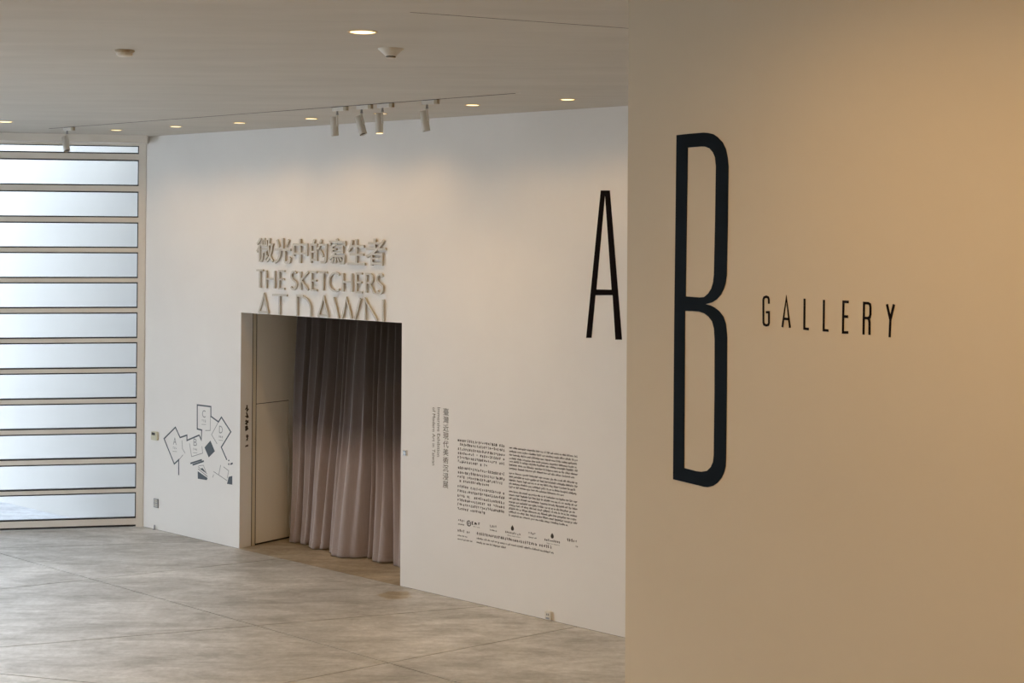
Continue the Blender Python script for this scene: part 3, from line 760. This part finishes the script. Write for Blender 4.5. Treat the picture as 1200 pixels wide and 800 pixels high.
for k, s in enumerate((1.7, 2.9, 4.1, 5.3)):
    loc = FB.p(s, ZC, 1.25)
    if bl is None: bl = make_downlight(loc, P_B, r=.082, angle=174); t = bl
    else: t = copy_tree(bl, loc)
    tag(t, 'unseen ceiling downlight added in front of the near right wall, number %s from its free end' % ('one', 'two', 'three', 'four')[k], 'downlight', 'added downlights before the near wall')
rm = None  # unseen lamps, added to lift the warm light across the hall
for x, y, w in ((-4.2, 5.6, 'ahead of the viewer on the left'), (-5.6, 9.2, 'left of the view towards the window'), (-9.0, 4.0, 'far left of the viewer'), (-4.0, 0.0, 'left beside the viewer'), (0.5, -2.5, 'behind the viewer'), (4.2, 7.6, 'in the passage behind the near wall')):
    loc = Vector((x, y, ZC))
    if rm is None: rm = make_downlight(loc, P_ROOM, r=.082, angle=172); t = rm
    else: t = copy_tree(rm, loc)
    tag(t, 'unseen ceiling downlight added in the open hall, ' + w, 'downlight', 'added downlights of the hall')

# track flush in the ceiling and its spotlights
TO = 1.66
trk = thing('lighting_track', FA.p(4.4, ZC, TO), 'thin dark lighting track set flush in the ceiling', 'track')
MB().box(FA, 0.25, 8.0, ZC - .0025, ZC - .0002, TO - .009, TO + .009).build('channel', 'fixture_dark', trk)
MB().box(FA, 8.0, 8.05, ZC - .004, ZC, TO - .014, TO + .014).build('end_piece', 'fixture', trk)
def rotdir(tilt, swing):
    """unit vector of the lamp axis, pointing down; tilt along the track, swing out of the wall"""
    return (-UPZ + FA.d * math.tan(tilt) + FA.n * math.tan(swing)).normalized()
def spotlight(s, tilt, swing, lit, label):
    t = thing('track_spotlight', FA.p(s, ZC, TO), label, 'spotlight', 'spotlights on the track')
    a = ZC - .0065
    MB().box(FA, s - .105, s + .062, a - .040, a, TO - .018, TO + .018).build('adapter', 'fixture', t)
    MB().box(FA, s + .062, s + .105, a - .040, a, TO - .018, TO + .018).build('adapter_cap', 'endcap', t)
    MB().box(FA, s - .085, s + .100, a - .0005, a + .003, TO - .020, TO + .020).build('adapter_plate', 'fixture_dark', t)
    sp = FA.p(s - .045, a - .040, TO)
    MB().lathe([(.011, 0), (.011, -.022), (.014, -.026), (.014, -.040)], sp, seg=14).build('swivel', 'plate', t, smooth=True)
    ax = rotdir(tilt, swing)
    side = (FA.d - ax * FA.d.dot(ax)).normalized()
    top = sp - UPZ * .052 - side * .050 - ax * 0.0
    prof = [(.030, 0), (.036, .004), (.040, .010), (.040, .198), (.037, .200), (.036, .192), (.034, .180)]
    body = MB().lathe(prof, top, ax, 24, cap=False)
    body.lathe([(.030, 0.0), (.010, -.001)], top, ax, 24, cap=True)
    bo = body.build('lamp_body', 'fixture', t, smooth=True)
    MB().lathe([(.0345, .190), (.033, .204), (.003, .206)] if lit else [(.0345, .186), (.020, .190), (.003, .191)], top, ax, 24).build('lens', 'glow' if lit else 'fixture_dark', bo, smooth=True)
    # yoke arm along the body
    y0 = sp - UPZ * .030; y1 = top + side * .046 + ax * .012; y2 = top + side * .046 + ax * .105
    b = MB()
    nn = FA.n
    for p, q in ((y0, y1), (y1, y2)):
        u = (q - p).normalized(); w = nn.cross(u).normalized() * .006; v = nn * .010
        vs = [p + w + v, p - w + v, p - w - v, p + w - v, q + w + v, q - w + v, q - w - v, q + w - v]
        b.add(vs, [(0, 1, 2, 3), (7, 6, 5, 4), (0, 4, 5, 1), (1, 5, 6, 2), (2, 6, 7, 3), (3, 7, 4, 0)])
    b.build('yoke', 'fixture', t)
    if lit:
        l = bpy.data.lights.new('spotlight_lamp', 'SPOT'); l.energy = 110; l.color = WARM; l.spot_size = math.radians(130); l.spot_blend = 1.0; l.shadow_soft_size = .03
        lo = bpy.data.objects.new('spotlight_lamp', l); C.objects.link(lo); lo.parent = t; lo.location = top + ax * .21 - WLOC[t]
        lo.rotation_euler = ax.to_track_quat('-Z', 'Y').to_euler()
spotlight(.70, math.radians(24), 0.1, False, 'white track spotlight hanging alone before the window pelmet')
spotlight(5.64, math.radians(2), -.05, False, 'white track spotlight hanging straight, first of the cluster from the left')
spotlight(6.00, math.radians(22), 0.0, False, 'white track spotlight tilted aside, second of the cluster')
spotlight(6.30, 0.0, -.05, True, 'white track spotlight with its lamp lit, third of the cluster')
spotlight(6.915, math.radians(9), -.05, False, 'white track spotlight set apart right of the cluster')

# sensors
p = Vector((-0.861, 9.899, ZC))
t = thing('ceiling_sensor', p, 'pale cone-shaped ceiling sensor beside the nearest downlight', 'sensor')
MB().lathe([(.092, 0), (.090, -.006), (.070, -.022), (.040, -.050), (.036, -.054)], p, seg=32).build('cone', 'fixture', t, smooth=True)
MB().lathe([(.034, -.054), (.034, -.062)], p, seg=24).build('gap_ring', 'fixture_dark', t, smooth=True)
MB().lathe([(.036, -.062), (.036, -.066), (.028, -.070)], p, seg=24).build('cap', 'fixture', t, smooth=True)
p = Vector((-2.788, 10.086, ZC))
t = thing('smoke_detector', p, 'low round smoke detector on the ceiling at the upper left', 'smoke detector')
MB().lathe([(.070, 0), (.070, -.012), (.062, -.020)], p, seg=32).build('base', 'endcap', t, smooth=True)
MB().lathe([(.056, -.020), (.056, -.036), (.044, -.044), (.015, -.046)], p, seg=32).build('cover', 'white_plastic', t, smooth=True)

# hairline joint in the ceiling
pa, pb = Vector((-0.56, 8.266, 0)), Vector((0.717, 8.835, 0)); dj = (pb - pa).normalized()
fj = Frame(pa, dj, Vector((-dj.y, dj.x, 0)))
MB().box(fj, -0.05, 6.0, ZC - .0012, ZC, -.003, .003).build('trim_2', 'joint', kind='structure', label='thin dark joint line across the near ceiling')
